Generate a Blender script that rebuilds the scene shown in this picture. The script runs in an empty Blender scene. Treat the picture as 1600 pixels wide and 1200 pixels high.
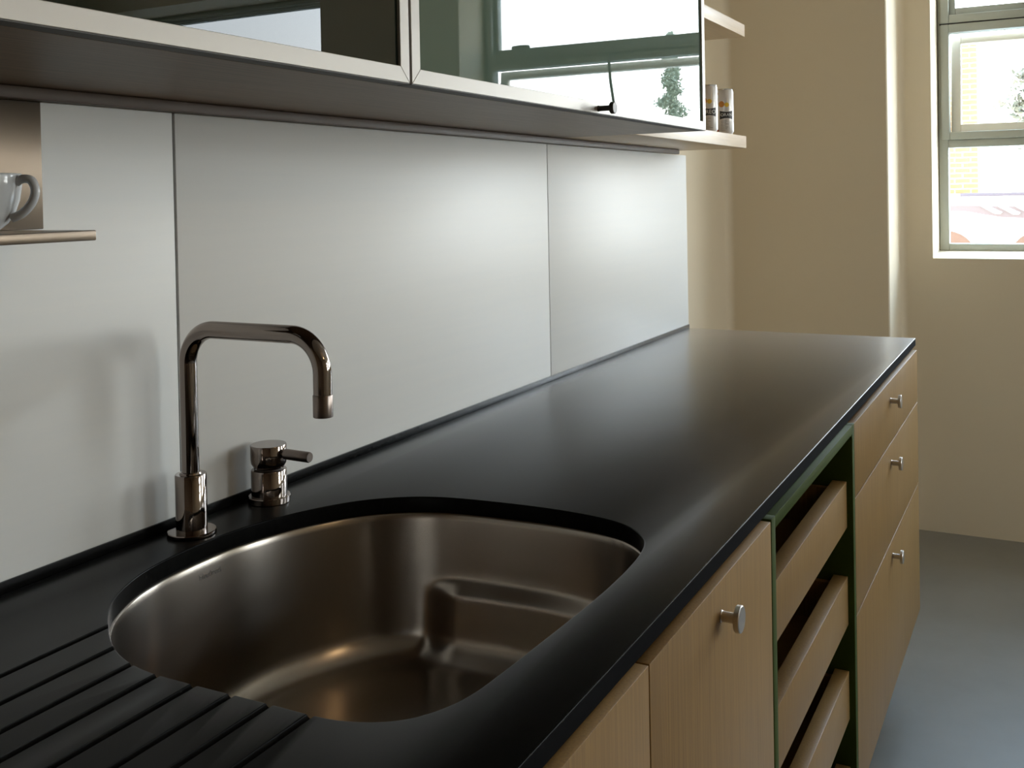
import bpy, bmesh, math, random
from mathutils import Vector, Matrix

random.seed(7)
scene = bpy.context.scene
COL = scene.collection

# ------------------------------------------------------------------ camera
YAW, PITCH, ROLL, FPX, PY = 0.484132729, -0.0155974495, 0.0188976109, 1617.66, 331.85
CAM = Vector((0.0, -0.965, 1.30))
fw = Vector((math.cos(YAW) * math.cos(PITCH), math.sin(YAW) * math.cos(PITCH), math.sin(PITCH)))
rt = Vector((math.sin(YAW), -math.cos(YAW), 0.0))
dn = fw.cross(rt)
right = math.cos(ROLL) * rt + math.sin(ROLL) * dn
down = -math.sin(ROLL) * rt + math.cos(ROLL) * dn
cd = bpy.data.cameras.new('camera')
cd.sensor_width = 36.0
cd.lens = 36.0 * FPX / 1600.0
cd.shift_y = -(600.0 - PY) / 1600.0
cd.clip_start = 0.02
cd.clip_end = 300
cam = bpy.data.objects.new('camera', cd)
COL.objects.link(cam)
up, back = -down, -fw
cam.matrix_world = Matrix(((right.x, up.x, back.x, CAM.x), (right.y, up.y, back.y, CAM.y),
                           (right.z, up.z, back.z, CAM.z), (0, 0, 0, 1)))
scene.camera = cam

# ------------------------------------------------------------------ sky, daylight, exposure
SKY = 9.0
LAMP = 10.0           # the room's warm ceiling lamp
w = bpy.data.worlds.new('sky')
scene.world = w
w.use_nodes = True
nt = w.node_tree
nt.nodes.clear()
tc = nt.nodes.new('ShaderNodeTexCoord')
sx = nt.nodes.new('ShaderNodeSeparateXYZ')
rp = nt.nodes.new('ShaderNodeValToRGB')
bg = nt.nodes.new('ShaderNodeBackground')
ow = nt.nodes.new('ShaderNodeOutputWorld')
rp.color_ramp.elements[0].position = 0.0
rp.color_ramp.elements[0].color = (1.0, 0.98, 0.955, 1)
rp.color_ramp.elements[1].position = 0.55
rp.color_ramp.elements[1].color = (0.52, 0.72, 1.0, 1)
nt.links.new(tc.outputs['Generated'], sx.inputs[0])
nt.links.new(sx.outputs['Z'], rp.inputs[0])
nt.links.new(rp.outputs[0], bg.inputs['Color'])
bg.inputs['Strength'].default_value = SKY
nt.links.new(bg.outputs[0], ow.inputs[0])

# window openings in the far wall: (y_right_edge, y_left_edge, z0, z1) - the only daylight of the room
XW, XFR, XOUT = 4.19, 4.44, 4.51
WINS = [(-0.5515, -2.168, 1.036, 2.385), (-2.975, -4.59, 1.036, 2.385)]
for i, (ya, yb, z0, z1) in enumerate(WINS):     # sampling portals only: they give off no light themselves
    ld = bpy.data.lights.new('window_portal', 'AREA')
    ld.shape = 'RECTANGLE'
    ld.size = z1 - z0
    ld.size_y = ya - yb
    ld.cycles.is_portal = True
    lo = bpy.data.objects.new('window_portal', ld)
    COL.objects.link(lo)
    lo.location = (XOUT + 0.02, (ya + yb) / 2, (z0 + z1) / 2)
    lo.rotation_euler = (0, math.radians(90), 0)
YB = -4.75                              # opposite wall, with a window of the same kind across from the counter
W3 = (2.25, 3.45)                       # its x range
ld = bpy.data.lights.new('window_portal', 'AREA')
ld.shape = 'RECTANGLE'
ld.size, ld.size_y = W3[1] - W3[0], 1.35
ld.cycles.is_portal = True
lo = bpy.data.objects.new('window_portal', ld)
COL.objects.link(lo)
lo.location = ((W3[0] + W3[1]) / 2, YB - 0.36, 1.71)
lo.rotation_euler = (math.radians(90), 0, 0)

vs = scene.view_settings
vs.view_transform = 'Standard'
vs.look = 'None'
vs.gamma = 1.0
vs.use_curve_mapping = False
vs.exposure = 0.85

# ------------------------------------------------------------------ materials
MATS = {}


def mat(name, col, rough=0.5, metal=0.0, ior=1.5, coat=0.0, grain=None, bump=None, spec=0.5):
    """grain: (scale xyz, dark colour, low, high); bump: (scale xyz, strength, distance)"""
    m = bpy.data.materials.new(name)
    m.use_nodes = True
    n, l = m.node_tree.nodes, m.node_tree.links
    b = n['Principled BSDF']
    b.inputs['Base Color'].default_value = (*col, 1)
    b.inputs['Roughness'].default_value = rough
    b.inputs['Metallic'].default_value = metal
    b.inputs['IOR'].default_value = ior
    b.inputs['Specular IOR Level'].default_value = spec
    b.inputs['Coat Weight'].default_value = coat
    b.inputs['Coat Roughness'].default_value = 0.0
    if grain or bump:
        t = n.new('ShaderNodeTexCoord')
    if grain:
        mp = n.new('ShaderNodeMapping')
        mp.inputs['Scale'].default_value = grain[0]
        nz = n.new('ShaderNodeTexNoise')
        nz.inputs['Scale'].default_value = 1.0
        nz.inputs['Detail'].default_value = 6.0
        nz.inputs['Roughness'].default_value = 0.65
        cr = n.new('ShaderNodeValToRGB')
        cr.color_ramp.elements[0].color = (*grain[1], 1)
        cr.color_ramp.elements[0].position = grain[2]
        cr.color_ramp.elements[1].color = (*col, 1)
        cr.color_ramp.elements[1].position = grain[3]
        l.new(t.outputs['Object'], mp.inputs[0])
        l.new(mp.outputs[0], nz.inputs['Vector'])
        l.new(nz.outputs[0], cr.inputs[0])
        l.new(cr.outputs[0], b.inputs['Base Color'])
    if bump:
        mp = n.new('ShaderNodeMapping')
        mp.inputs['Scale'].default_value = bump[0]
        nz = n.new('ShaderNodeTexNoise')
        nz.inputs['Scale'].default_value = 1.0
        nz.inputs['Detail'].default_value = 4.0
        bp = n.new('ShaderNodeBump')
        bp.inputs['Strength'].default_value = bump[1]
        bp.inputs['Distance'].default_value = bump[2]
        l.new(t.outputs['Object'], mp.inputs[0])
        l.new(mp.outputs[0], nz.inputs['Vector'])
        l.new(nz.outputs[0], bp.inputs['Height'])
        l.new(bp.outputs[0], b.inputs['Normal'])
    MATS[name] = m
    return m


mat('plaster', (0.74, 0.635, 0.475), 0.75, bump=((60, 60, 60), 0.08, 0.002), spec=0.3)
mat('ceiling_paint', (0.68, 0.62, 0.53), 0.8)
mat('brown_boards', (0.22, 0.145, 0.085), 0.6, grain=((2, 14, 2), (0.15, 0.095, 0.055), 0.35, 0.65))
mat('concrete', (0.225, 0.208, 0.180), 0.45, grain=((3, 3, 3), (0.19, 0.175, 0.150), 0.35, 0.7))
mat('laminate', (0.745, 0.733, 0.70), 0.45, grain=((2, 2, 70), (0.722, 0.717, 0.692), 0.3, 0.7))
mat('slate', (0.0060, 0.0060, 0.0056), 0.28, ior=1.42, grain=((90, 90, 90), (0.0035, 0.0035, 0.0032), 0.35, 0.65),
    bump=((500, 500, 500), 0.06, 0.0006))
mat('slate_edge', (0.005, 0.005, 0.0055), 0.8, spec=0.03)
mat('oak', (0.295, 0.172, 0.054), 0.42, spec=0.35, grain=((330, 330, 7), (0.20, 0.112, 0.036), 0.30, 0.70))
mat('oak_flat', (0.50, 0.365, 0.195), 0.4, grain=((5, 60, 170), (0.40, 0.28, 0.14), 0.32, 0.68))
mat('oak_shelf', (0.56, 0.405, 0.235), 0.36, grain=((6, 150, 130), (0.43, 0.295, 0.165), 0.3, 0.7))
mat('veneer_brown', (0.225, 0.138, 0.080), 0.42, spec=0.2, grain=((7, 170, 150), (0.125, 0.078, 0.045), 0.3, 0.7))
mat('rail_brown', (0.10, 0.065, 0.045), 0.5)
mat('green_paint', (0.040, 0.062, 0.007), 0.6, spec=0.12)
mat('black_void', (0.012, 0.012, 0.012), 0.7)
mat('aluminium', (0.44, 0.405, 0.36), 0.38, 0.2, bump=((4, 300, 300), 0.05, 0.0005))
mat('nickel', (0.62, 0.58, 0.54), 0.33, 1.0)
mat('dark_metal', (0.055, 0.047, 0.042), 0.42, 0.6)
mat('chrome', (0.27, 0.232, 0.208), 0.055, 1.0)
mat('chrome_matt', (0.24, 0.20, 0.178), 0.3, 1.0)
mat('steel', (0.36, 0.318, 0.275), 0.25, 1.0, bump=((40, 40, 600), 0.03, 0.0003))
mat('steel_sheet', (0.155, 0.122, 0.092), 0.33, 1.0, bump=((4, 300, 400), 0.03, 0.0003))
mat('stamp', (0.13, 0.115, 0.10), 0.5, 0.8)
mat('pane', (0.008, 0.012, 0.008), 0.0, ior=1.42)
mat('pane_green', (0.085, 0.125, 0.098), 0.0, ior=1.52)
mat('porcelain', (0.62, 0.64, 0.66), 0.08)
mat('sash_paint', (0.42, 0.43, 0.375), 0.5)
mat('sash_light', (0.84, 0.76, 0.62), 0.5)
mat('strip_dark_grey', (0.045, 0.041, 0.035), 0.6)
mat('seal', (0.03, 0.028, 0.026), 0.6)
mat('can_metal', (0.80, 0.79, 0.78), 0.22, 0.85)
mat('can_white', (0.70, 0.68, 0.66), 0.3, 0.3)
mat('ink', (0.02, 0.02, 0.022), 0.4)
mat('ink_white', (0.8, 0.8, 0.78), 0.4)
mat('orange_print', (0.62, 0.26, 0.04), 0.4)
mat('yellow_print', (0.80, 0.52, 0.05), 0.4)
mat('red_print', (0.35, 0.05, 0.03), 0.4)
mat('brick', (0.29, 0.155, 0.055), 0.85, grain=((3, 3, 3), (0.235, 0.105, 0.04), 0.35, 0.65))
mat('mortar', (0.72, 0.66, 0.56), 0.9)
mat('stucco', (0.86, 0.83, 0.78), 0.9)
mat('roof_dark', (0.085, 0.065, 0.07), 0.8)
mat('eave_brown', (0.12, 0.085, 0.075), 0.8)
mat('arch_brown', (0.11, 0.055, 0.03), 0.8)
mat('foliage', (0.20, 0.225, 0.155), 0.7)
mat('foliage_pale', (0.16, 0.15, 0.10), 0.7)
mat('bark', (0.10, 0.075, 0.05), 0.9)
mat('pavement', (0.45, 0.43, 0.40), 0.9)
mat('cord', (0.10, 0.10, 0.09), 0.7)

# honed slate: almost no mirror seen from above, a clear sheen at a flat angle (steep Fresnel curve)
sm = MATS['slate']
sn, sl = sm.node_tree.nodes, sm.node_tree.links
sb = sn['Principled BSDF']
sb.inputs['Specular IOR Level'].default_value = 0.0
bnode = sb.inputs['Normal'].links[0].from_node
slw = sn.new('ShaderNodeLayerWeight')
slw.inputs['Blend'].default_value = 0.5
spw = sn.new('ShaderNodeMath'); spw.operation = 'POWER'; spw.inputs[1].default_value = 6.0
sma = sn.new('ShaderNodeMath'); sma.operation = 'MULTIPLY_ADD'; sma.inputs[1].default_value = 1.45; sma.inputs[2].default_value = 0.006; sma.use_clamp = True
sgl = sn.new('ShaderNodeBsdfGlossy'); sgl.inputs['Roughness'].default_value = 0.27
smx = sn.new('ShaderNodeMixShader')
sl.new(slw.outputs['Facing'], spw.inputs[0])
sl.new(spw.outputs[0], sma.inputs[0])
sl.new(bnode.outputs[0], sgl.inputs['Normal'])
sl.new(sma.outputs[0], smx.inputs[0])
sl.new(sb.outputs[0], smx.inputs[1])
sl.new(sgl.outputs[0], smx.inputs[2])
sl.new(smx.outputs[0], sn['Material Output'].inputs[0])

# brushed bowl: brush lines run round the bowl, so highlights stretch up and down
st = MATS['steel'].node_tree
tg = st.nodes.new('ShaderNodeTangent')
tg.direction_type = 'RADIAL'
tg.axis = 'Z'
sp_ = st.nodes['Principled BSDF']
sp_.inputs['Anisotropic'].default_value = 0.75
sp_.inputs['Anisotropic Rotation'].default_value = 0.25
st.links.new(tg.outputs[0], sp_.inputs['Tangent'])

# window glass: clear, slightly grey, lets light straight through
g = bpy.data.materials.new('clear_glass')
g.use_nodes = True
gn, gl = g.node_tree.nodes, g.node_tree.links
gn.remove(gn['Principled BSDF'])
tr = gn.new('ShaderNodeBsdfTransparent')
tr.inputs[0].default_value = (0.95, 0.97, 0.96, 1)
gs = gn.new('ShaderNodeBsdfGlossy')
gs.inputs['Roughness'].default_value = 0.0
lw = gn.new('ShaderNodeLayerWeight')
lw.inputs['Blend'].default_value = 0.5
pw = gn.new('ShaderNodeMath')
pw.operation = 'POWER'
pw.inputs[1].default_value = 5.0
fr = gn.new('ShaderNodeMath')
fr.operation = 'MULTIPLY_ADD'
fr.inputs[1].default_value = 0.96
fr.inputs[2].default_value = 0.04
gl.new(lw.outputs['Facing'], pw.inputs[0])
gl.new(pw.outputs[0], fr.inputs[0])
mx = gn.new('ShaderNodeMixShader')
gl.new(fr.outputs[0], mx.inputs[0])
gl.new(tr.outputs[0], mx.inputs[1])
gl.new(gs.outputs[0], mx.inputs[2])
gl.new(mx.outputs[0], gn['Material Output'].inputs[0])
MATS['clear_glass'] = g


# ------------------------------------------------------------------ mesh helpers
def box(bm, x0, x1, y0, y1, z0, z1, bev=0.0, seg=2):
    x0, x1 = sorted((x0, x1)); y0, y1 = sorted((y0, y1)); z0, z1 = sorted((z0, z1))
    v = [bm.verts.new(p) for p in ((x0, y0, z0), (x1, y0, z0), (x1, y1, z0), (x0, y1, z0),
                                   (x0, y0, z1), (x1, y0, z1), (x1, y1, z1), (x0, y1, z1))]
    f = [bm.faces.new([v[i] for i in q]) for q in ((3, 2, 1, 0), (4, 5, 6, 7), (0, 1, 5, 4), (1, 2, 6, 5), (2, 3, 7, 6), (3, 0, 4, 7))]
    if bev > 0:
        es = list({e for q in f for e in q.edges})
        bmesh.ops.bevel(bm, geom=es, offset=bev, segments=seg, profile=0.5, affect='EDGES')
    return bm


def lathe(bm, prof, n=48, origin=(0, 0, 0), axis='z'):
    """prof: list of (radius, height) along the axis; radius 0 closes the end"""
    def P(r, h, a):
        c, s = r * math.cos(a), r * math.sin(a)
        if axis == 'z':
            q = (c, s, h)
        elif axis == 'y':
            q = (c, h, s)
        else:
            q = (h, c, s)
        return (q[0] + origin[0], q[1] + origin[1], q[2] + origin[2])
    rings = []
    for r, h in prof:
        if r < 1e-6:
            rings.append([bm.verts.new(P(0, h, 0))])
        else:
            rings.append([bm.verts.new(P(r, h, 2 * math.pi * k / n)) for k in range(n)])
    for a, b in zip(rings, rings[1:]):
        for k in range(n):
            k2 = (k + 1) % n
            if len(a) == 1 and len(b) == 1:
                continue
            if len(a) == 1:
                bm.faces.new((a[0], b[k], b[k2]))
            elif len(b) == 1:
                bm.faces.new((a[k], a[k2], b[0]))
            else:
                bm.faces.new((a[k], a[k2], b[k2], b[k]))
    return bm


def tube(bm, pts, rad, n=20, caps=True):
    pts = [Vector(p) for p in pts]
    if not isinstance(rad, (list, tuple)):
        rad = [rad] * len(pts)
    rings = []
    ref = None
    for i, p in enumerate(pts):
        t = (pts[min(i + 1, len(pts) - 1)] - pts[max(i - 1, 0)]).normalized()
        if ref is None:
            ref = t.orthogonal().normalized()
        ref = (ref - t * ref.dot(t)).normalized()
        s = t.cross(ref)
        rings.append([bm.verts.new(p + (ref * math.cos(2 * math.pi * k / n) + s * math.sin(2 * math.pi * k / n)) * rad[i]) for k in range(n)])
    for a, b in zip(rings, rings[1:]):
        for k in range(n):
            bm.faces.new((a[k], a[(k + 1) % n], b[(k + 1) % n], b[k]))
    if caps:
        bm.faces.new(list(reversed(rings[0])))
        bm.faces.new(rings[-1])
    return bm


def prism(bm, poly, axis, a, b):
    """closed polygon extruded along an axis; poly gives the other two coordinates in xyz order"""
    def P(q, h):
        return {'x': (h, q[0], q[1]), 'y': (q[0], h, q[1]), 'z': (q[0], q[1], h)}[axis]
    lo = [bm.verts.new(P(q, a)) for q in poly]
    hi = [bm.verts.new(P(q, b)) for q in poly]
    n = len(poly)
    bm.faces.new(lo)
    bm.faces.new(list(reversed(hi)))
    for k in range(n):
        bm.faces.new((lo[k], hi[k], hi[(k + 1) % n], lo[(k + 1) % n]))
    return bm


def finish(name, bm, m, parent=None, smooth=None, loc=None):
    bmesh.ops.recalc_face_normals(bm, faces=bm.faces)
    me = bpy.data.meshes.new(name)
    bm.to_mesh(me)
    bm.free()
    me.materials.append(MATS[m])
    if smooth is not None:
        me.polygons.foreach_set('use_smooth', [True] * len(me.polygons))
        me.set_sharp_from_angle(angle=math.radians(smooth))
    o = bpy.data.objects.new(name, me)
    COL.objects.link(o)
    if parent is not None:
        o.parent = parent
        o.matrix_parent_inverse = parent.matrix_world.inverted() if parent.type != 'EMPTY' else Matrix.Translation(-parent.location)
    if loc:
        o.location = loc
    return o


def mk(name, m, parent=None, smooth=None, **kw):
    """one box part: mk(..., b=(x0,x1,y0,y1,z0,z1), bev=)"""
    bm = bmesh.new()
    box(bm, *kw['b'], bev=kw.get('bev', 0.0), seg=kw.get('seg', 2))
    return finish(name, bm, m, parent, smooth if smooth is not None else (40 if kw.get('bev') else None))


def thing(name, label, cat, loc, group=None):
    o = bpy.data.objects.new(name, None)
    COL.objects.link(o)
    o.empty_display_size = 0.05
    o.location = loc
    return tag(o, label, cat, group)


def tag(o, label, cat, group=None, kind=None):
    o['label'] = label
    if cat:
        o['category'] = cat
    if group:
        o['group'] = group
    if kind:
        o['kind'] = kind
    return o


def struct(o, label=None):
    o['kind'] = 'structure'
    if label:
        o['label'] = label
    return o


def text_mesh(s, size):
    cu = bpy.data.curves.new('t', 'FONT')
    cu.body = s
    cu.size = size
    cu.align_x = 'CENTER'
    cu.align_y = 'CENTER'
    to = bpy.data.objects.new('t', cu)
    COL.objects.link(to)
    dg = bpy.context.evaluated_depsgraph_get()
    me = to.evaluated_get(dg).to_mesh()
    vs_ = [tuple(v.co) for v in me.vertices]
    fs = [tuple(p.vertices) for p in me.polygons]
    to.evaluated_get(dg).to_mesh_clear()
    bpy.data.objects.remove(to)
    bpy.data.curves.remove(cu)
    return vs_, fs


# ------------------------------------------------------------------ room shell
XB, ZC = -2.6, 2.75                     # back wall, ceiling
YL = 0.150                              # wall behind the splash panels
XA, YA = 3.88, -0.437                  # alcove wall and its free corner

bm = bmesh.new(); box(bm, XB - 0.2, XOUT, YB - 0.32, YL + 0.25, -0.15, 0.0)
struct(finish('floor', bm, 'concrete'), 'smooth grey concrete floor beside the cabinets')
bm = bmesh.new(); box(bm, XB - 0.2, XOUT, YB - 0.32, YL + 0.25, ZC, ZC + 0.15)
struct(finish('ceiling', bm, 'ceiling_paint'), 'plain painted ceiling')


def arc(cx, cy, r, a0, a1, n=10):
    return [(cx + r * math.cos(math.radians(a0 + (a1 - a0) * k / n)), cy + r * math.sin(math.radians(a0 + (a1 - a0) * k / n))) for k in range(n + 1)]


R1, R2 = 0.03, 0.025
fil = arc(XA - R1, YL - R1, R1, 90, 45)
bm = bmesh.new()
prism(bm, [(XB - 0.2, YL)] + fil + [(XA + 0.2, YL + 0.2), (XB - 0.2, YL + 0.2)], 'z', 0, ZC)
struct(finish('wall_left', bm, 'plaster', smooth=30), 'cream plaster wall behind the counter')
fil1 = arc(XA - R1, YL - R1, R1, 45, 0)
fil2 = arc(XW - R2, YA - R2, R2, 90, 45)
bm = bmesh.new()
prism(bm, fil1 + [(XA, YA + 0.004), (XA + 0.004, YA)] + fil2 + [(XW + 0.2, YA + 0.2), (XA + 0.2, YL + 0.2)], 'z', 0, ZC)
struct(finish('wall_alcove', bm, 'plaster', smooth=30), 'cream plaster wall at the counter end with a return towards the window')
fil3 = arc(XW - R2, YA - R2, R2, 45, 0)
bm = bmesh.new()
(a0, a1, zs, zt), (b0, b1, _, _) = WINS
prism(bm, fil3 + [(XW, a0), (XOUT, a0), (XOUT, YA + 0.2), (XW + 0.2, YA + 0.2)], 'z', 0, ZC)
box(bm, XW, XOUT, a1, b0, 0, ZC)
box(bm, XW, XOUT, YB - 0.32, b1, 0, ZC)
for (ya, yb, z0, z1) in WINS:
    prism(bm, [(XW, 0), (XOUT, 0), (XOUT, z0 + 0.022), (XFR, z0 + 0.015), (XW, z0)], 'y', yb, ya)
    box(bm, XW, XOUT, yb, ya, z1, ZC)
struct(finish('wall_far', bm, 'plaster', smooth=30), 'cream plaster wall with the deep set windows')
bm = bmesh.new()
for q in ((XB - 0.2, W3[0], 0, ZC), (W3[1], XOUT, 0, ZC), (W3[0], W3[1], 0, 1.036), (W3[0], W3[1], 2.385, ZC)):
    box(bm, q[0], q[1], YB - 0.32, YB, q[2], q[3])
struct(finish('wall_right', bm, 'plaster'), 'cream plaster wall across the room')
bm = bmesh.new(); box(bm, XB - 0.2, XB, YB, YL, 0, ZC)
struct(finish('wall_back', bm, 'brown_boards'), 'brown boarded wall behind the viewer')


# ------------------------------------------------------------------ windows (three stacked lights, the middle one tilted open)
def frame_rect(bm, x0, x1, yl, yr, z0, z1, wy, wb, wt, bev=0.003):
    """rectangular frame; yl > yr; wy stile width, wb / wt bottom / top rail heights"""
    box(bm, x0, x1, yl - wy, yl, z0, z1, bev)
    box(bm, x0, x1, yr, yr + wy, z0, z1, bev)
    box(bm, x0, x1, yr + wy, yl - wy, z0, z0 + wb, bev)
    box(bm, x0, x1, yr + wy, yl - wy, z1 - wt, z1, bev)


def make_window(idx, ya, yb, z0, z1):
    root = bpy.data.objects.new('window_%d' % idx, None)
    COL.objects.link(root)
    root.location = (XFR, (ya + yb) / 2, z0)
    struct(root, 'grey green framed window with a tilted open middle light' if idx == 1 else 'grey green framed window reflected in the cabinet glass')
    zb = z0 + 0.015
    bm = bmesh.new()
    frame_rect(bm, XFR, XFR + 0.06, ya - 0.002, yb + 0.002, zb, z1, 0.035, 0.028, 0.045)
    box(bm, XFR, XFR + 0.06, yb + 0.037, ya - 0.037, 1.459, 1.489, 0.003)
    f = finish('window_frame', bm, 'sash_paint', root, 40)
    bm = bmesh.new(); box(bm, XFR + 0.03, XFR + 0.035, yb + 0.03, ya - 0.03, zb + 0.02, 1.462)
    finish('lower_pane', bm, 'clear_glass', root)
    # fixed frame of the middle light
    bm = bmesh.new()
    frame_rect(bm, XFR - 0.014, XFR + 0.05, ya - 0.014, yb + 0.014, 1.490, 1.944, 0.030, 0.030, 0.033)
    finish('middle_frame', bm, 'sash_paint', root, 40)
    # tilted sash (hinged low, top leaning out)
    sash = bpy.data.objects.new('tilting_sash', None)
    bm = bmesh.new()
    frame_rect(bm, -0.015, 0.02, ya - 0.046, yb + 0.046, 0.0, 0.397, 0.036, 0.036, 0.036)
    th = math.radians(6)
    bmesh.ops.rotate(bm, verts=bm.verts, cent=(0, 0, 0), matrix=Matrix.Rotation(th, 3, 'Y'))
    bmesh.ops.translate(bm, verts=bm.verts, vec=(XFR + 0.045, 0, 1.515))
    bpy.data.objects.remove(sash)
    s = finish('tilting_sash', bm, 'sash_light', root, 40)
    bm = bmesh.new(); box(bm, 0, 0.004, yb + 0.08, ya - 0.08, 0.034, 0.361)
    bmesh.ops.rotate(bm, verts=bm.verts, cent=(0, 0, 0), matrix=Matrix.Rotation(th, 3, 'Y'))
    bmesh.ops.translate(bm, verts=bm.verts, vec=(XFR + 0.045, 0, 1.515))
    finish('tilting_pane', bm, 'clear_glass', root)
    # seal line, then the upper light
    mk('seal', 'seal', root, b=(XFR - 0.008, XFR + 0.05, yb + 0.01, ya - 0.01, 1.9435, 1.9495))
    bm = bmesh.new()
    frame_rect(bm, XFR - 0.014, XFR + 0.05, ya - 0.014, yb + 0.014, 1.949, z1 - 0.012, 0.030, 0.032, 0.02)
    finish('upper_frame', bm, 'sash_paint', root, 40)
    bm = bmesh.new()
    frame_rect(bm, XFR + 0.012, XFR + 0.05, ya - 0.043, yb + 0.043, 1.980, z1 - 0.030, 0.024, 0.03, 0.022)
    finish('upper_sash', bm, 'sash_paint', root, 40)
    bm = bmesh.new(); box(bm, XFR + 0.03, XFR + 0.035, yb + 0.06, ya - 0.06, 2.0, z1 - 0.05)
    finish('upper_pane', bm, 'clear_glass', root)
    # flat oval catch on the rail
    bm = bmesh.new()
    lathe(bm, [(0.0, 0.0), (0.045, 0.0), (0.050, 0.006), (0.045, 0.016), (0.0, 0.020)], 28)
    for v in bm.verts:
        v.co.x *= 0.35
    bmesh.ops.translate(bm, verts=bm.verts, vec=(XFR - 0.01, yb + 0.20, 2.004))
    finish('catch', bm, 'sash_paint', root, 40)
    mk('stay_bracket', 'dark_metal', root, b=(XFR - 0.02, XFR, ya - 0.36, ya - 0.315, 1.985, 2.0), bev=0.003)
    return root


for i, wv in enumerate(WINS):
    make_window(i + 1, *wv)
w3 = make_window(3, *(lambda h: (h, -h, 1.036, 2.385))((W3[1] - W3[0]) / 2))
w3.location = ((W3[0] + W3[1]) / 2, YB - 0.25, 1.036)
w3.rotation_euler = (0, 0, math.radians(-90))
w3['label'] = 'grey green framed window in the wall across the room'

bm = bmesh.new()
tube(bm, [(4.395, -1.500, 1.945), (4.395, -1.499, 1.89), (4.394, -1.494, 1.82), (4.392, -1.482, 1.74), (4.390, -1.470, 1.66), (4.389, -1.462, 1.57)], 0.0065, 10)
tube(bm, [(4.395, -1.500, 1.94), (4.432, -1.500, 1.94)], 0.008, 10)
tag(finish('window_cord', bm, 'cord', smooth=40), 'thin dark pull cord hanging from the window rail, reflected in the cabinet door', 'cord')

# ------------------------------------------------------------------ splash panels and upstand
ZT = 0.90
for nm, x0, x1, lb in (('splash_panel', -0.12, 0.9422, 'white splash panel behind the cup ledge, leftmost of three'),
                       ('splash_panel', 0.9465, 2.0085, 'wide white splash panel behind the tap, middle of three'),
                       ('splash_panel', 2.0115, 2.955, 'white splash panel at the far end of the counter')):
    tag(mk(nm, 'laminate', b=(x0, x1, 0.004, 0.034, ZT + 0.0005, 1.411), bev=0.0006), lb, 'panel', 'splash panels along the counter')
for x0, x1 in ((0.94225, 0.94645), (2.00855, 2.01145)):
    struct(mk('trim_%d' % (1 if x0 < 1 else 2), 'black_void', b=(x0, x1, 0.0080, 0.045, ZT + 0.012, 1.4108)), 'dark joint behind the splash panels')
struct(mk('trim_3', 'plaster', b=(-0.12, 2.95, 0.0455, YL - 0.0005, 0.0, 1.424)), 'furring behind the splash panels')
tag(mk('upstand', 'slate', b=(-0.2, 2.949, -0.001, 0.0035, ZT + 0.0002, ZT + 0.0118), bev=0.0006), 'thin black upstand strip along the bottom of the splash panels', 'upstand')


# ------------------------------------------------------------------ counter with sink cut-out and drainer grooves
OUT = [(.6305, -.40), (.6285, -.30), (.634, -.25), (.656, -.20), (.7025, -.142), (.742, -.110), (.805, -.083), (.885, -.074),
       (.965, -.079), (1.043, -.103), (1.110, -.141), (1.152, -.190), (1.173, -.243), (1.182, -.317), (1.1845, -.396),
       (1.176, -.466), (1.159, -.506), (1.129, -.535), (1.098, -.5475), (1.045, -.555), (.97, -.5575), (.89, -.5555), (.82, -.552),
       (.755, -.5485), (.715, -.545), (.684, -.536), (.6585, -.520), (.642, -.497), (.633, -.469), (.631, -.442)]


def smooth_closed(pts, n):
    m = len(pts)
    fine = []
    for i in range(m):
        p0, p1, p2, p3 = (Vector(pts[(i + k - 1) % m]) for k in range(4))
        for k in range(16):
            t = k / 16
            fine.append(0.5 * ((2 * p1) + (-p0 + p2) * t + (2 * p0 - 5 * p1 + 4 * p2 - p3) * t * t + (-p0 + 3 * p1 - 3 * p2 + p3) * t ** 3))
    for _ in range(6):
        fine = [(fine[i - 2] + fine[i - 1] * 2 + fine[i] * 2 + fine[(i + 1) % len(fine)] * 2 + fine[(i + 2) % len(fine)]) / 8 for i in range(len(fine))]
    L = [0]
    for i in range(len(fine)):
        L.append(L[-1] + (fine[(i + 1) % len(fine)] - fine[i]).length)
    res, j = [], 0
    for k in range(n):
        s = L[-1] * k / n
        while L[j + 1] < s:
            j += 1
        t = (s - L[j]) / (L[j + 1] - L[j])
        res.append(fine[j].lerp(fine[(j + 1) % len(fine)], t))
    return res


NS = 240
OL = smooth_closed(OUT, NS)
area = sum(OL[i].x * OL[(i + 1) % NS].y - OL[(i + 1) % NS].x * OL[i].y for i in range(NS))
if area < 0:
    OL.reverse()
NRM = []
for i in range(NS):
    t = (OL[(i + 1) % NS] - OL[i - 1]).normalized()
    NRM.append(Vector((t.y, -t.x)))         # outward


def off(d):
    return [OL[i] + NRM[i] * d for i in range(NS)]


XC0, XC1, YF, TK = -0.2, 2.947, -0.628, 0.020


def rect(d):
    x0, x1, y0, y1 = XC0 - d, XC1 + d, YF - d, 0.0035
    return [Vector(p) for p in ((x0, y0), (x1, y0), (x1, y1), (x0, y1))]


bm = bmesh.new()
BV = 0.0014
steps = [(0, 0.0)] + [(1, a) for a in (22.5, 45, 67.5)] + [(2, 90)]
levels_out, levels_in = [], []
for a in (0, 22.5, 45, 67.5, 90):
    s, c = math.sin(math.radians(a)), math.cos(math.radians(a))
    levels_out.append((-BV + BV * s, ZT - BV + BV * c))
    levels_in.append((BV - BV * s, ZT - BV + BV * c))
levels_out += [(0, ZT - TK + 0.001), (-0.001, ZT - TK)]
levels_in += [(0, ZT - TK + 0.001), (0.001, ZT - TK)]


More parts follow.
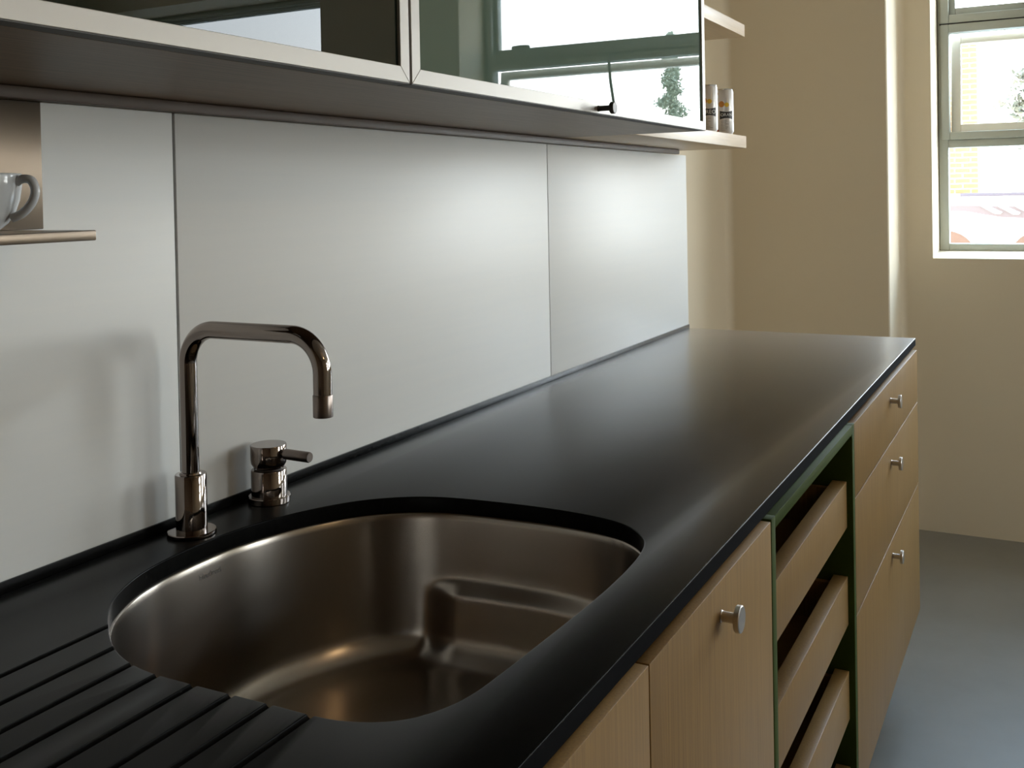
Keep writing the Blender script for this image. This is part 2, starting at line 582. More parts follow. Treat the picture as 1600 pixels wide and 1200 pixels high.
def ringset(loops):
    rings = []
    for pts, z in loops:
        rings.append([bm.verts.new((p.x, p.y, z)) for p in pts])
    for a, b in zip(rings, rings[1:]):
        n = len(a)
        for k in range(n):
            bm.faces.new((a[k], a[(k + 1) % n], b[(k + 1) % n], b[k]))
    return rings


ro = ringset([(rect(d), z) for d, z in levels_out])
ri = ringset([(off(d), z) for d, z in levels_in])
for idx in (0, -1):
    es = []
    for ring in (ro[idx], ri[idx]):
        for k in range(len(ring)):
            es.append(bm.edges.get((ring[k], ring[(k + 1) % len(ring)])))
    bmesh.ops.triangle_fill(bm, use_beauty=True, edges=es)
counter = finish('countertop', bm, 'slate')
# grooves (cut for real, then the cutter is discarded)
cb = bmesh.new()
GR = [-.166, -.2095, -.250, -.2865, -.328, -.3685, -.4075, -.448]
for gy in GR:
    tube(cb, [(-0.05, gy, ZT + 0.0020), (0.70, gy, ZT + 0.0006)], 0.0042, 16)
cutter = finish('cutter', cb, 'slate')
md = counter.modifiers.new('grooves', 'BOOLEAN')
md.operation = 'DIFFERENCE'
md.object = cutter
md.solver = 'EXACT'
dg = bpy.context.evaluated_depsgraph_get()
newme = bpy.data.meshes.new_from_object(counter.evaluated_get(dg))
counter.modifiers.clear()
counter.data = newme
bpy.data.objects.remove(cutter)
newme.polygons.foreach_set('use_smooth', [True] * len(newme.polygons))
newme.set_sharp_from_angle(angle=math.radians(25))
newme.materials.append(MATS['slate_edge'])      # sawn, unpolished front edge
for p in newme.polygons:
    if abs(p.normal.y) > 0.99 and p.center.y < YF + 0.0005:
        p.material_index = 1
tag(counter, 'long black slate worktop with a sink cut-out and drainer grooves', 'worktop')


# ------------------------------------------------------------------ sink
def sstep(a, b, x):
    t = max(0, min(1, (x - a) / (b - a)))
    return t * t * (3 - 2 * t)


sink = thing('kitchen_sink', 'undermounted brushed steel sink bowl in the black worktop', 'sink', (0.91, -0.32, 0.69))
bm = bmesh.new()
ZB, ZR = 0.688, ZT - TK - 0.0005
prof = [(0.022, ZR), (0.0005, ZR), (-0.0012, ZR - 0.0006), (-0.0022, ZR - 0.0022)]
for z in [0.87, 0.86, 0.85, 0.84, 0.83, 0.82, 0.81, 0.80, 0.796, 0.793, 0.790, 0.787, 0.784, 0.781, 0.778, 0.774, 0.768, 0.76, 0.75, 0.74, 0.735]:
    prof.append((-0.0022 - 0.012 * (ZR - z) / 0.14, z))
d0, fr_ = prof[-1][0], 0.040
for a in range(10, 91, 8):
    s, c = math.sin(math.radians(a)), math.cos(math.radians(a))
    prof.append((d0 - fr_ * (1 - c), ZB + 0.007 + fr_ - fr_ * s))
rings = []
for d, z in prof:
    pts = off(d)
    row = []
    for i, p in enumerate(pts):
        x, y = p.x, p.y
        if z < 0.80:
            k = sstep(0.799, 0.776, z) * sstep(0.35, 0.85, NRM[i].x) * sstep(-0.212, -0.266, y)
            x -= 0.014 * k
        row.append(bm.verts.new((x, y, z)))
    rings.append(row)
cen = Vector((0.905, -0.315))
last = [v.co.copy() for v in rings[-1]]
for f in (0.85, 0.7, 0.5, 0.3, 0.115):
    row = []
    for q in last:
        xy = cen.lerp(Vector((q.x, q.y)), f)
        if f < 0.12:
            dv = (Vector((q.x, q.y)) - cen).normalized() * 0.045
            xy = cen + dv
        row.append(bm.verts.new((xy.x, xy.y, ZB + 0.007 * f)))
    rings.append(row)
for a, b in zip(rings, rings[1:]):
    for k in range(NS):
        bm.faces.new((a[k], a[(k + 1) % NS], b[(k + 1) % NS], b[k]))
bowl = finish('bowl', bm, 'steel', sink, 60)
bm = bmesh.new()
lathe(bm, [(0.047, 0.0), (0.045, 0.0025), (0.040, 0.002), (0.036, -0.004), (0.030, -0.012), (0.0, -0.013)], 40, (cen.x, cen.y, ZB + 0.0005))
dr = finish('drain', bm, 'chrome', sink, 40)
# faint maker's stamp pressed into the back wall under the rim
vt, ft = text_mesh('kindred', 0.0088)
bm = bmesh.new()
best = min(range(NS), key=lambda i: (OL[i] - Vector((0.907, -0.075))).length)
acc = [0.0]
idxs = [best]
ln = {}
for sgn in (1, -1):
    i, s = best, 0.0
    for _ in range(30):
        j = (i + sgn) % NS
        s += (OL[j] - OL[i]).length * sgn
        ln[j] = s
        i = j
ln[best] = 0.0
keys = sorted(ln, key=lambda j: ln[j])
vv = []
for (tx, ty, _) in vt:
    s = -tx * 1.35      # text reads left to right for a viewer inside the bowl
    for ja, jb in zip(keys, keys[1:]):
        if ln[ja] <= s <= ln[jb]:
            t = (s - ln[ja]) / (ln[jb] - ln[ja])
            break
    zz = 0.862 + ty
    d = -0.0022 - 0.012 * (ZR - zz) / 0.14 - 0.0004
    pa, pb = OL[ja] + NRM[ja] * d, OL[jb] + NRM[jb] * d
    q = pa.lerp(pb, t)
    vv.append(bm.verts.new((q.x, q.y, zz)))
for f in ft:
    try:
        bm.faces.new([vv[k] for k in f])
    except ValueError:
        pass
o = finish('maker_stamp', bm, 'stamp', sink)

# ------------------------------------------------------------------ tap and mixer valve
FX, FY = 0.917, -0.0385
tap = thing('kitchen_tap', 'tall chrome swan spout tap standing behind the sink', 'tap', (FX, FY, ZT))
bm = bmesh.new(); lathe(bm, [(0, 0.0002), (0.0285, 0.0002), (0.029, 0.0012), (0.029, 0.0048), (0.0282, 0.0056), (0, 0.0056)], 56, (FX, FY, ZT))
finish('base_flange', bm, 'chrome', tap, 35)
bm = bmesh.new(); lathe(bm, [(0.0, 0.005), (0.0185, 0.005), (0.0185, 0.0725), (0.0178, 0.0735), (0.0, 0.0735)], 56, (FX, FY, ZT))
finish('sleeve', bm, 'chrome', tap, 35)
bm = bmesh.new()
ZS, RB, SY = 1.1485, 0.042, -0.2405
pts = [(FX, FY, ZT + 0.07), (FX, FY, ZS - RB)]
for k in range(1, 15):
    a = math.radians(90 * k / 14)
    pts.append((FX, FY - RB + RB * math.cos(a), ZS - RB + RB * math.sin(a)))
for k in range(0, 15):
    a = math.radians(90 * k / 14)
    pts.append((FX, SY + RB - RB * math.sin(a), ZS - RB + RB * math.cos(a)))
pts.append((FX, SY, 1.0835))
tube(bm, pts, 0.0105, 36)
sp = finish('spout', bm, 'chrome', tap, 35)
bm = bmesh.new(); lathe(bm, [(0.0, 1.058), (0.0088, 1.058), (0.0090, 1.0585), (0.0110, 1.0585), (0.0112, 1.060), (0.0112, 1.0825), (0.0108, 1.0832), (0, 1.0832)], 36, (FX, SY, 0))
finish('aerator', bm, 'chrome_matt', tap, 35)
bm = bmesh.new(); lathe(bm, [(0.0135, 0.0), (0.0125, 0.002), (0.0108, 0.0028), (0.0, 0.0028)], 36, (FX, FY, ZT + 0.0735))
finish('collar', bm, 'chrome', tap, 35)

VX, VY = 1.062, -0.0335
valve = thing('mixer_valve', 'short chrome mixer valve with a pin lever beside the tap', 'mixer valve', (VX, VY, ZT))
bm = bmesh.new(); lathe(bm, [(0, 0.0002), (0.0272, 0.0002), (0.0278, 0.001), (0.0278, 0.008), (0.027, 0.009), (0, 0.009)], 56, (VX, VY, ZT))
finish('base_flange', bm, 'chrome', valve, 35)
bm = bmesh.new(); lathe(bm, [(0, 0.008), (0.0235, 0.008), (0.0235, 0.0425), (0.0228, 0.0435), (0.0200, 0.0440), (0.0, 0.0440)], 56, (VX, VY, ZT))
finish('valve_body', bm, 'chrome', valve, 35)
bm = bmesh.new()
lathe(bm, [(0, 0.0455), (0.016, 0.0455), (0.0205, 0.0475), (0.0232, 0.052), (0.0238, 0.058), (0.0238, 0.0755), (0.0232, 0.0765), (0, 0.0765)], 56, (VX, VY, ZT))
cap = finish('cap', bm, 'chrome', valve, 35)
bm = bmesh.new(); lathe(bm, [(0.0195, 0.0), (0.0195, 0.002)], 40, (VX, VY, ZT + 0.0438))
finish('shadow_ring', bm, 'dark_metal', valve, 35)
bm = bmesh.new()
lx, lz = VX + 0.001, ZT + 0.0655
tube(bm, [(lx, VY - 0.022, lz), (lx, VY - 0.027, lz), (lx, VY - 0.028, lz), (lx, VY - 0.067, lz - 0.0005), (lx, VY - 0.0685, lz - 0.0005)],
     [0.0042, 0.0042, 0.0070, 0.0070, 0.0062], 28)
finish('lever', bm, 'chrome_matt', valve, 35)

# ------------------------------------------------------------------ base cabinets
YD, DT = -0.638, 0.019               # door face, door thickness
YBK = YD + DT + 0.0005               # carcass front
ZD1, ZD0 = 0.8775, 0.195


def knob(parent, x, y, z, m='nickel', rs=0.0057, rh=0.0145, ln_=0.023, th=0.0065):
    bm = bmesh.new()
    lathe(bm, [(0.0, 0.0), (rs * 1.15, 0.0), (rs * 1.15, -0.001), (rs, -0.0018), (rs, -(ln_ - th)), (rh - 0.0008, -(ln_ - th)), (rh, -(ln_ - th) - 0.0008),
               (rh, -ln_ + 0.0008), (rh - 0.0008, -ln_), (0.0, -ln_)], 36, (x, y, z), 'y')
    return finish('knob', bm, m, parent, 35)


def carcass(root, x0, x1, m='oak'):
    bm = bmesh.new()
    t = 0.018
    box(bm, x0, x0 + t, YBK, 0.028, ZD0, 0.8795)
    box(bm, x1 - t, x1, YBK, 0.028, ZD0, 0.8795)
    box(bm, x0 + t, x1 - t, YBK, 0.028, ZD0, ZD0 + t)
    box(bm, x0 + t, x1 - t, 0.016, 0.028, ZD0 + t, 0.8795)
    finish('carcass', bm, m, root)
    mk('toe_kick', 'black_void', root, b=(x0, x1, -0.55, 0.02, 0.0, ZD0 - 0.0005))


def door(root, x0, x1, z0, z1, kx=None, kz=None, name='door'):
    d = mk(name, 'oak', root, b=(x0, x1, YD, YD + DT, z0, z1), bev=0.0010, seg=2)
    if kx is not None:
        knob(d, kx, YD, kz)
    return d


c = thing('base_cabinet', 'oak cabinet under the drainer grooves, beside the sink cabinet', 'cabinet', (0.11, -0.3, 0), 'oak base cabinets')
carcass(c, -0.2, 0.4185)
door(c, -0.199, 0.4185, ZD0, ZD1, 0.36, 0.839)
c = thing('sink_cabinet', 'oak sink cabinet with two doors left of the green drawer unit', 'cabinet', (0.87, -0.3, 0), 'oak base cabinets')
bm = bmesh.new()
for q in ((0.4205, 0.4385, YBK, 0.028, ZD0, 0.8795), (1.2995, 1.3175, YBK, 0.028, ZD0, 0.8795), (0.4385, 1.2995, YBK, 0.028, ZD0, ZD0 + 0.018), (0.4385, 1.2995, 0.016, 0.028, ZD0 + 0.018, 0.8795)):
    box(bm, *q)
finish('carcass', bm, 'oak', c)
mk('toe_kick', 'black_void', c, b=(0.4205, 1.3175, -0.55, 0.02, 0.0, ZD0 - 0.0005))
door(c, 0.4215, 0.8685, ZD0, ZD1, 0.64, 0.839)
door(c, 0.8710, 1.3165, ZD0, ZD1, 1.093, 0.839)

# green open frame with inset tray drawers
G0, G1 = 1.3205, 1.9325
gu = thing('drawer_rack', 'dark green open frame unit with inset oak tray drawers', 'cabinet', ((G0 + G1) / 2, -0.3, 0))
gt, gtop = 0.020, 0.0165
for nm, q in (('side_panel', (G0, G0 + gt, YD, 0.028, ZD0, 0.8790)), ('side_panel', (G1 - gt, G1, YD, 0.028, ZD0, 0.8790)),
              ('top_rail', (G0 + gt, G1 - gt, YD, 0.028, 0.8790 - gtop, 0.8790)), ('bottom_panel', (G0 + gt, G1 - gt, YD, 0.028, ZD0 - 0.0, ZD0 + 0.02)),
              ('back_panel', (G0 + gt, G1 - gt, 0.010, 0.028, ZD0 + 0.02, 0.8790 - gtop))):
    mk(nm, 'green_paint', gu, b=q, bev=0.0006 if nm != 'back_panel' else 0)
for sx_, xa in ((1, G0 + gt), (-1, G1 - gt)):           # rounded inner corners of the frame
    bm = bmesh.new()
    rr = 0.010
    z1_ = 0.8790 - gtop
    poly = [(xa, z1_), (xa, z1_ - rr)] + [(xa + sx_ * (rr - rr * math.cos(math.radians(a))), z1_ - rr + rr * math.sin(math.radians(a))) for a in range(15, 90, 15)] + [(xa + sx_ * rr, z1_)]
    prism(bm, poly, 'y', YD + 0.0012, 0.0)
    finish('corner_fillet', bm, 'green_paint', gu)
mk('toe_kick', 'black_void', gu, b=(G0, G1, -0.55, 0.02, 0.0, ZD0 - 0.0005))
X0, X1, YI = G0 + gt + 0.002, G1 - gt - 0.002, -0.6275
for z0, z1 in ((0.6945, 0.7775), (0.519, 0.6065), (0.348, 0.4355), (0.217, 0.262)):
    bm = bmesh.new()
    box(bm, X0, X1, YI, YI + 0.025, z0, z1, 0.0009)
    dfr = finish('tray_drawer', bm, 'oak', gu, 40)
    bm = bmesh.new()
    zt_ = z1 - 0.012
    box(bm, X0, X0 + 0.012, YI + 0.0251, -0.06, z0, zt_)
    box(bm, X1 - 0.012, X1, YI + 0.0251, -0.06, z0, zt_)
    box(bm, X0 + 0.0121, X1 - 0.0121, -0.075, -0.06, z0, zt_)
    box(bm, X0 + 0.0121, X1 - 0.0121, YI + 0.0251, -0.0751, z0, z0 + 0.006)
    finish('tray_box', bm, 'oak', dfr)

D0, D1 = 1.9345, 2.886
du = thing('drawer_cabinet', 'oak cabinet with three drawers at the far end of the counter', 'cabinet', ((D0 + D1) / 2, -0.3, 0), 'oak base cabinets')
carcass(du, D0, D1 - 0.002)
for z0, z1, kz in ((0.7435, ZD1, 0.834), (0.5295, 0.7405, 0.697), (ZD0, 0.5265, 0.491)):
    door(du, D0 + 0.001, D1, z0, z1, 2.395, kz, 'drawer_front')

# ------------------------------------------------------------------ wall cabinet with framed glass doors
ZU, YDF, DTU = 1.425, -0.337, 0.020
CX0, CX1 = -0.14, 2.0455
ZTOP = 2.14
wc = thing('wall_cabinet', 'long wall cabinet with two aluminium framed glass doors above the counter', 'cabinet', ((CX0 + CX1) / 2, 0, ZU))
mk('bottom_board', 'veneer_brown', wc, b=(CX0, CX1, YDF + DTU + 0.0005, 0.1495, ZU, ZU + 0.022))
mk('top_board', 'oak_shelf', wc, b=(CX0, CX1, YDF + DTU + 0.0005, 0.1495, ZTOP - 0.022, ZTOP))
mk('side_board', 'oak_shelf', wc, b=(CX0, CX0 + 0.02, YDF + DTU + 0.0005, 0.1495, ZU + 0.0221, ZTOP - 0.0221))
mk('side_board', 'oak_shelf', wc, b=(CX1 - 0.02, CX1, YDF + DTU + 0.0005, 0.1495, ZU + 0.0221, ZTOP - 0.0221))
mk('back_board', 'oak_shelf', wc, b=(CX0 + 0.021, CX1 - 0.021, 0.046, 0.1495, ZU + 0.0221, ZTOP - 0.0221))
FWD = 0.0175


def glass_door(x0, x1, kx, glass):
    d = bpy.data.objects.new('glass_door', None)
    bm = bmesh.new()
    z0, z1, y0, y1 = ZU + 0.0012, ZTOP - 0.002, YDF, YDF + DTU
    bpy.data.objects.remove(d)
    # mitred frame: four members as one hollow frame loop each
    mem = [((x0, z0), (x1, z0), (x1 - FWD, z0 + FWD), (x0 + FWD, z0 + FWD)),
           ((x1, z0), (x1, z1), (x1 - FWD, z1 - FWD), (x1 - FWD, z0 + FWD)),
           ((x1, z1), (x0, z1), (x0 + FWD, z1 - FWD), (x1 - FWD, z1 - FWD)),
           ((x0, z1), (x0, z0), (x0 + FWD, z0 + FWD), (x0 + FWD, z1 - FWD))]
    pane = bmesh.new()
    box(pane, x0 + FWD - 0.003, x1 - FWD + 0.003, y0 + 0.0035, y0 + 0.0085, z0 + FWD - 0.003, z1 - FWD + 0.003)
    pn = finish('glass_door', pane, glass, wc)
    for k, q in enumerate(mem):
        b2 = bmesh.new()
        prism(b2, q, 'y', y0, y1)
        bmesh.ops.recalc_face_normals(b2, faces=b2.faces)
        bmesh.ops.bevel(b2, geom=[e for e in b2.edges], offset=0.0005, segments=1, affect='EDGES')
        r = finish('rail' if k % 2 == 0 else 'stile', b2, 'aluminium', pn)
    mk('underside_strip', 'strip_dark_grey', pn, b=(x0, x1, y0 + 0.0008, y1 - 0.0002, z0 - 0.0010, z0 - 0.0001))  # thin dark grey strip covering the underside of the door
    knob(pn, kx, YDF, ZU + 0.0045 + 0.004, 'dark_metal', 0.0042, 0.0094, 0.028, 0.007)
    return pn


glass_door(CX0 + 0.001, 0.9590, 0.34, 'pane')
glass_door(0.9635, CX1 + 0.001, 1.4890, 'pane_green')
struct(mk('trim_4', 'rail_brown', b=(CX0, 2.850, -0.012, 0.003, 1.4112, ZU - 0.0003), bev=0.002), 'dark brown batten under the back of the wall cabinet')

# open shelves beyond the cabinet
SX1, SY1 = 2.945, -0.180
for z0, lb in ((1.425, 'pale oak end shelf carrying the two drink cans'), (1.7435, 'pale oak end shelf above the drink cans')):
    tag(mk('end_shelf', 'oak_shelf', b=(CX1 + 0.0005, SX1, SY1, 0.1495, z0, z0 + 0.0345), bev=0.0012), lb, 'shelf', 'open oak end shelves')


# ------------------------------------------------------------------ drink cans
def can(x, y, face, label, word, wsize):
    z = 1.4597
    r, h = 0.0238, 0.1255
    root = thing('drink_can', label, 'can', (x, y, z), 'slim drink cans')
    bm = bmesh.new()
    lathe(bm, [(0, 0.003), (0.016, 0.003), (0.018, 0.0), (0.0195, 0.0005), (0.0225, 0.006), (r, 0.009), (r, h - 0.009), (0.0222, h - 0.004), (0.0215, h - 0.002)], 56, (x, y, z))
    body = finish('can_body', bm, 'can_white', root, 40)
    bm = bmesh.new()
    lathe(bm, [(0.0215, h - 0.0022), (0.0222, h - 0.0008), (0.0218, h), (0.0205, h - 0.001), (0.0195, h - 0.005), (0, h - 0.005)], 56, (x, y, z))
    finish('lid', bm, 'can_metal', root, 40)

    def wrap(pts2, m, name, lift, faces=None):
        bm = bmesh.new()
        vs_ = []
        for (s, q) in pts2:
            a = face + s / r
            vs_.append(bm.verts.new((x + (r + lift) * math.cos(a), y + (r + lift) * math.sin(a), z + q)))
        for f in (faces or [range(len(pts2))]):
            try:
                bm.faces.new([vs_[k] for k in f])
            except ValueError:
                pass
        return finish(name, bm, m, root)

    def strip(fn_lo, fn_hi, s0, s1, m, name, lift, n=18):
        pts2, fc = [], []
        for k in range(n + 1):
            s = s0 + (s1 - s0) * k / n
            pts2 += [(s, fn_lo(s)), (s, fn_hi(s))]
        for k in range(n):
            fc.append((2 * k, 2 * k + 2, 2 * k + 3, 2 * k + 1))
        return wrap(pts2, m, name, lift, fc)

    def disc(s, q, rad, m):
        n = 20
        pts2 = [(s, q)] + [(s + rad * math.cos(2 * math.pi * k / n), q + rad * math.sin(2 * math.pi * k / n)) for k in range(n)]
        wrap(pts2, m, 'printed_fruit', 0.0004, [(0, 1 + k, 1 + (k + 1) % n) for k in range(n)])

    bow = lambda s: 0.0085 + 0.0035 * abs(s / 0.019) ** 1.5
    strip(lambda s: 0.053 - bow(s), lambda s: 0.053 + bow(s), -0.019, 0.019, 'ink', 'printed_banner', 0.0004)
    vt, ft = text_mesh(word, wsize)
    wrap([(p[0], p[1] + 0.053) for p in vt], 'ink_white', 'lettering', 0.0007, ft)
    disc(-0.0135, 0.083, 0.0085, 'orange_print')
    disc(0.001, 0.081, 0.0062, 'yellow_print')
    disc(-0.030, 0.113, 0.0058, 'orange_print')
    disc(-0.027, 0.008, 0.0055, 'red_print')
    strip(lambda s: 0.012, lambda s: 0.108, -0.0292, -0.0286, 'ink', 'seam_line', 0.0003, 2)
    for k in range(7):
        q = 0.036 - 0.0042 * k
        wd = 0.006 + 0.008 * random.random()
        strip(lambda s: q, lambda s: q + 0.0007, -0.016, -0.016 + 2 * wd, 'ink', 'small_print', 0.0003, 6)
    return root


can(2.825, -0.153, math.atan2(-0.965 + 0.153, -2.825) + 0.18, 'slim white drink can at the outer end of the oak shelf', 'ORAN', 0.0115)
can(2.69, -0.148, math.atan2(-0.965 + 0.148, -2.69) + 0.05, 'slim white drink can half hidden by the glass cabinet door', 'TREO', 0.0145)

# ------------------------------------------------------------------ ledge with cup on the left
bm = bmesh.new()
lr = thing('cup_ledge', 'brushed steel wall ledge with a back plate under the cabinet', 'ledge', (0.5, 0, 1.264))
mk('ledge_board', 'steel_sheet', lr, b=(0.12, 0.7185, -0.120, 0.0, 1.2640, 1.2742), bev=0.0012)
mk('back_plate', 'steel_sheet', lr, b=(0.12, 0.7515, 0.0, 0.0036, 1.2743, 1.4108), bev=0.0008)

CXp, CYp, CZ = 0.628, -0.062, 1.2743
cup = thing('coffee_cup', 'white porcelain cup standing on the steel ledge', 'cup', (CXp, CYp, CZ))
bm = bmesh.new()
pr = [(0, 0.003), (0.017, 0.003), (0.018, 0.0), (0.021, 0.0), (0.0215, 0.003), (0.029, 0.009), (0.0355, 0.019), (0.0395, 0.031), (0.0415, 0.044), (0.042, 0.054), (0.0417, 0.0556),
      (0.0408, 0.0562), (0.0395, 0.0555), (0.0390, 0.052), (0.0385, 0.043), (0.0365, 0.031), (0.032, 0.019), (0.024, 0.010), (0.010, 0.007), (0, 0.007)]
lathe(bm, pr, 64, (CXp, CYp, CZ))
finish('bowl', bm, 'porcelain', cup, 50)
bm = bmesh.new()
hd = Vector((math.sin(YAW), -math.cos(YAW), 0))
cv = [(0.0405, 0.0475), (0.046, 0.0505), (0.053, 0.050), (0.0565, 0.046), (0.0580, 0.0385), (0.0555, 0.030), (0.0505, 0.023), (0.044, 0.0175), (0.0355, 0.0140)]
hp = []
for i in range(len(cv) - 1):
    p0, p1, p2, p3 = (Vector(cv[max(0, min(len(cv) - 1, i + k - 1))]) for k in range(4))
    for k in range(5):
        t = k / 5
        hp.append(0.5 * ((2 * p1) + (-p0 + p2) * t + (2 * p0 - 5 * p1 + 4 * p2 - p3) * t * t + (-p0 + 3 * p1 - 3 * p2 + p3) * t ** 3))
hp.append(Vector(cv[-1]))
tube(bm, [(CXp + hd.x * q.x, CYp + hd.y * q.x, CZ + q.y) for q in hp], 0.0042, 18)
finish('handle', bm, 'porcelain', cup, 60)

# ------------------------------------------------------------------ ceiling lamp of the room (out of view, warm)
LX, LY, LZ = 0.9, -2.7, 2.36
lamp = thing('ceiling_lamp', 'warm opal globe lamp hanging from the ceiling', 'lamp', (LX, LY, ZC))
bm = bmesh.new(); lathe(bm, [(0, 0), (0.06, 0), (0.055, -0.02), (0.008, -0.03), (0.008, -0.30), (0.03, -0.305), (0.03, -0.33), (0, -0.33)], 32, (LX, LY, ZC - 0.0005))
finish('rod', bm, 'nickel', lamp, 40)
lm = bpy.data.materials.new('opal_lit')
lm.use_nodes = True
pb = lm.node_tree.nodes['Principled BSDF']
pb.inputs['Base Color'].default_value = (0.9, 0.85, 0.75, 1)
pb.inputs['Emission Color'].default_value = (1.0, 0.70, 0.38, 1)
pb.inputs['Emission Strength'].default_value = LAMP
MATS['opal_lit'] = lm
bm = bmesh.new(); lathe(bm, [(0.11 * math.sin(math.radians(a)) + 0.0, 0.11 * math.cos(math.radians(a))) for a in range(0, 181, 12)], 32, (LX, LY, LZ - 0.045))
finish('globe', bm, 'opal_lit', lamp, 60)

# ------------------------------------------------------------------ outside: street level, brick house, white arcade, trees
GZ = -4.2
bm = bmesh.new(); box(bm, 5.2, 120, -70, 70, GZ - 0.2, GZ)
struct(finish('ground', bm, 'pavement'), 'pale paved ground outside the windows')

XH = 20.0
bh = thing('brick_house', 'orange brick house corner seen through the window', 'building', (XH, 2.0, GZ))
bm = bmesh.new(); box(bm, XH + 0.012, XH + 5, 0.257, 4.2, GZ, 6.2)
finish('wall', bm, 'mortar', bh)
mk('roof_slab', 'roof_dark', bh, b=(XH - 0.25, XH + 5.2, 0.05, 4.4, 6.2, 6.45))
bmk = bmesh.new(); box(bmk, -0.012, 0.10, -0.118, 0.118, 0, 0.070, 0.004, 1)
bme = None
ch, bl = 0.0925, 0.262
for r_ in range(29):
    z = 1.20 + r_ * ch
    y = 0.252 + (0.0 if r_ % 2 else -0.131)
    k = 0
    while y < 0.95:
        y0, y1 = max(y, 0.252), y + bl - 0.024
        if y1 - y0 > 0.05:
            if y0 > y:
                me_ = 'half'
            if bme is None:
                first = finish('brick', bmk, 'brick', bh)
                bme = first.data
                o = first
            else:
                o = bpy.data.objects.new('brick', bme)
                COL.objects.link(o)
                o.parent = bh
                o.matrix_parent_inverse = Matrix.Translation(-bh.location)
            o.location = (XH, (y0 + y1) / 2, z)
            o.scale = (1, (y1 - y0) / 0.236, 1)
        y += bl

# white arcaded building in front, roof just under eye level
XP = 18.6
wb = thing('arcade_building', 'white stucco arcade building with brown arches seen through the window', 'building', (XP, -1.5, GZ))
sc_ = XP / 20.0


def pos(y20, z20):
    return (-0.965 + (y20 + 0.965) * sc_, 1.30 + (z20 - 1.30) * sc_)


ya_, zt_ = pos(1.3, 1.17)
bm = bmesh.new(); box(bm, XP, XP + 1.2, -9.0, ya_, GZ, zt_)
finish('wall', bm, 'stucco', wb)
p0, p1 = pos(0.548, 1.19), pos(-7.0, 1.13)
mk('ridge_tiles', 'roof_dark', wb, b=(XP - 0.02, XP + 0.6, -9.0, p0[0], p1[1] + 0.012, p0[1] + 0.01), bev=0.01)
mk('gutter', 'eave_brown', wb, b=(XP - 0.03, XP, -9.0, pos(0.68, 0)[0], pos(0, 1.065)[1], pos(0, 1.078)[1]))
# eave shadow drawn as a dark sloping slab, with white rafter tails
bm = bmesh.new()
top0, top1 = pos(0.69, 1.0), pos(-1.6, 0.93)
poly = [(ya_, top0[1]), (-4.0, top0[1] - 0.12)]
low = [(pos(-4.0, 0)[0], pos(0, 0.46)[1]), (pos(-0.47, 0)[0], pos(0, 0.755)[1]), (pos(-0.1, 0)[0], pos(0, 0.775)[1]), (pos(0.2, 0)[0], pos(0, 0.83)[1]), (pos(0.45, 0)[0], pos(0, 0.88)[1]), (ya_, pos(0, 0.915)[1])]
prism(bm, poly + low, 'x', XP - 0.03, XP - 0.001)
finish('eave_shadow', bm, 'eave_brown', wb)
for k in range(8):
    yy = pos(0.24 - k * 0.285, 0)[0]
    bm = bmesh.new()
    zz0 = pos(0, 0.985 - k * 0.012)[1]
    a = (yy, zz0)
    b = (yy - 0.285, zz0 - 0.145)
    poly = [a, (a[0] - 0.12, a[1]), (b[0] - 0.06, b[1] + 0.03), (b[0] - 0.03, b[1]), (b[0] + 0.05, b[1] + 0.005)]
    prism(bm, poly, 'x', XP - 0.06, XP - 0.031)
    finish('rafter_tail', bm, 'stucco', wb)
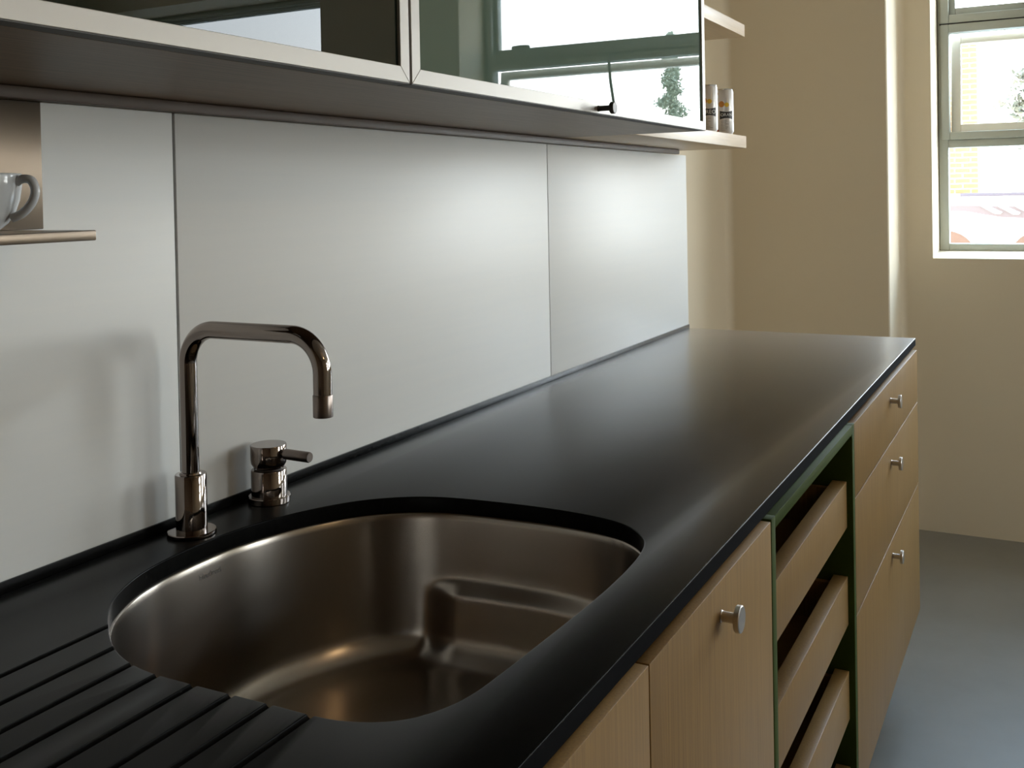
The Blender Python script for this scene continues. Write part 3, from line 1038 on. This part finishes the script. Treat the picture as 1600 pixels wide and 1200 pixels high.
for yc, hw in ((0.80, 0.53), (-0.75, 0.53), (-2.3, 0.53), (-3.85, 0.53)):
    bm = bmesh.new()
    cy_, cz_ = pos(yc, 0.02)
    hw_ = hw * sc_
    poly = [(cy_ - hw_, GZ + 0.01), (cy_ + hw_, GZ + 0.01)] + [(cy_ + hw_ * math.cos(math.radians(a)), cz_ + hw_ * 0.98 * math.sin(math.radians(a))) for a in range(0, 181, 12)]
    prism(bm, poly, 'x', XP - 0.015, XP - 0.0005)  # shade of the arch recess drawn as a flat dark brown slab
    finish('arch_shade', bm, 'arch_brown', wb)


def tree(name, label, x, y, ztop, zcr, prof, mleaf, n, leaf):
    root = thing(name, label, 'tree', (x, y, GZ))
    bm = bmesh.new()
    tube(bm, [(x, y, GZ), (x + 0.05, y, (GZ + zcr) / 2), (x, y + 0.04, zcr), (x, y, ztop - 0.25)], [0.22, 0.17, 0.12, 0.02], 10)
    finish('trunk', bm, 'bark', root, 40)
    bm = bmesh.new()
    lumps = []
    for k in range(150):
        t = random.random() ** 1.15
        rr = prof(t)
        a = random.uniform(0, 2 * math.pi)
        q = rr * random.uniform(0.15, 1.0)
        lumps.append((x + q * math.cos(a), y + q * math.sin(a), zcr + (ztop - zcr) * t, 0.06 + rr * 0.24))
    for _ in range(n):
        lx_, ly_, lz_, lr_ = random.choice(lumps)
        d = Vector((random.gauss(0, 1), random.gauss(0, 1), random.gauss(0, 0.8))) * lr_ * 0.62
        c_ = Vector((lx_, ly_, lz_)) + d
        u = Vector((random.gauss(0, 1), random.gauss(0, 1), random.gauss(0, 1))).normalized()
        v = u.orthogonal().normalized()
        s = leaf * random.uniform(0.6, 1.2)
        q = [bm.verts.new(c_ + u * s), bm.verts.new(c_ + v * s * 0.5), bm.verts.new(c_ - u * s), bm.verts.new(c_ - v * s * 0.5)]
        bm.faces.new(q)
    f = finish('foliage', bm, mleaf, root)
    f['kind'] = 'stuff'
    return root


tree('cypress_tree', 'lone dark green cypress outside, reflected in the right cabinet door', 24.0, -7.92, 5.15, 0.2,
     lambda t: 0.05 + 0.62 * (1 - t) ** 1.05, 'foliage', 11000, 0.055)
tree('street_tree', 'pale leafy tree outside at the right edge of the window', 17.4, -0.93, 3.45, 1.9,
     lambda t: 0.15 + 0.45 * math.sin(math.pi * min(1, t + 0.12)), 'foliage_pale', 4200, 0.08)
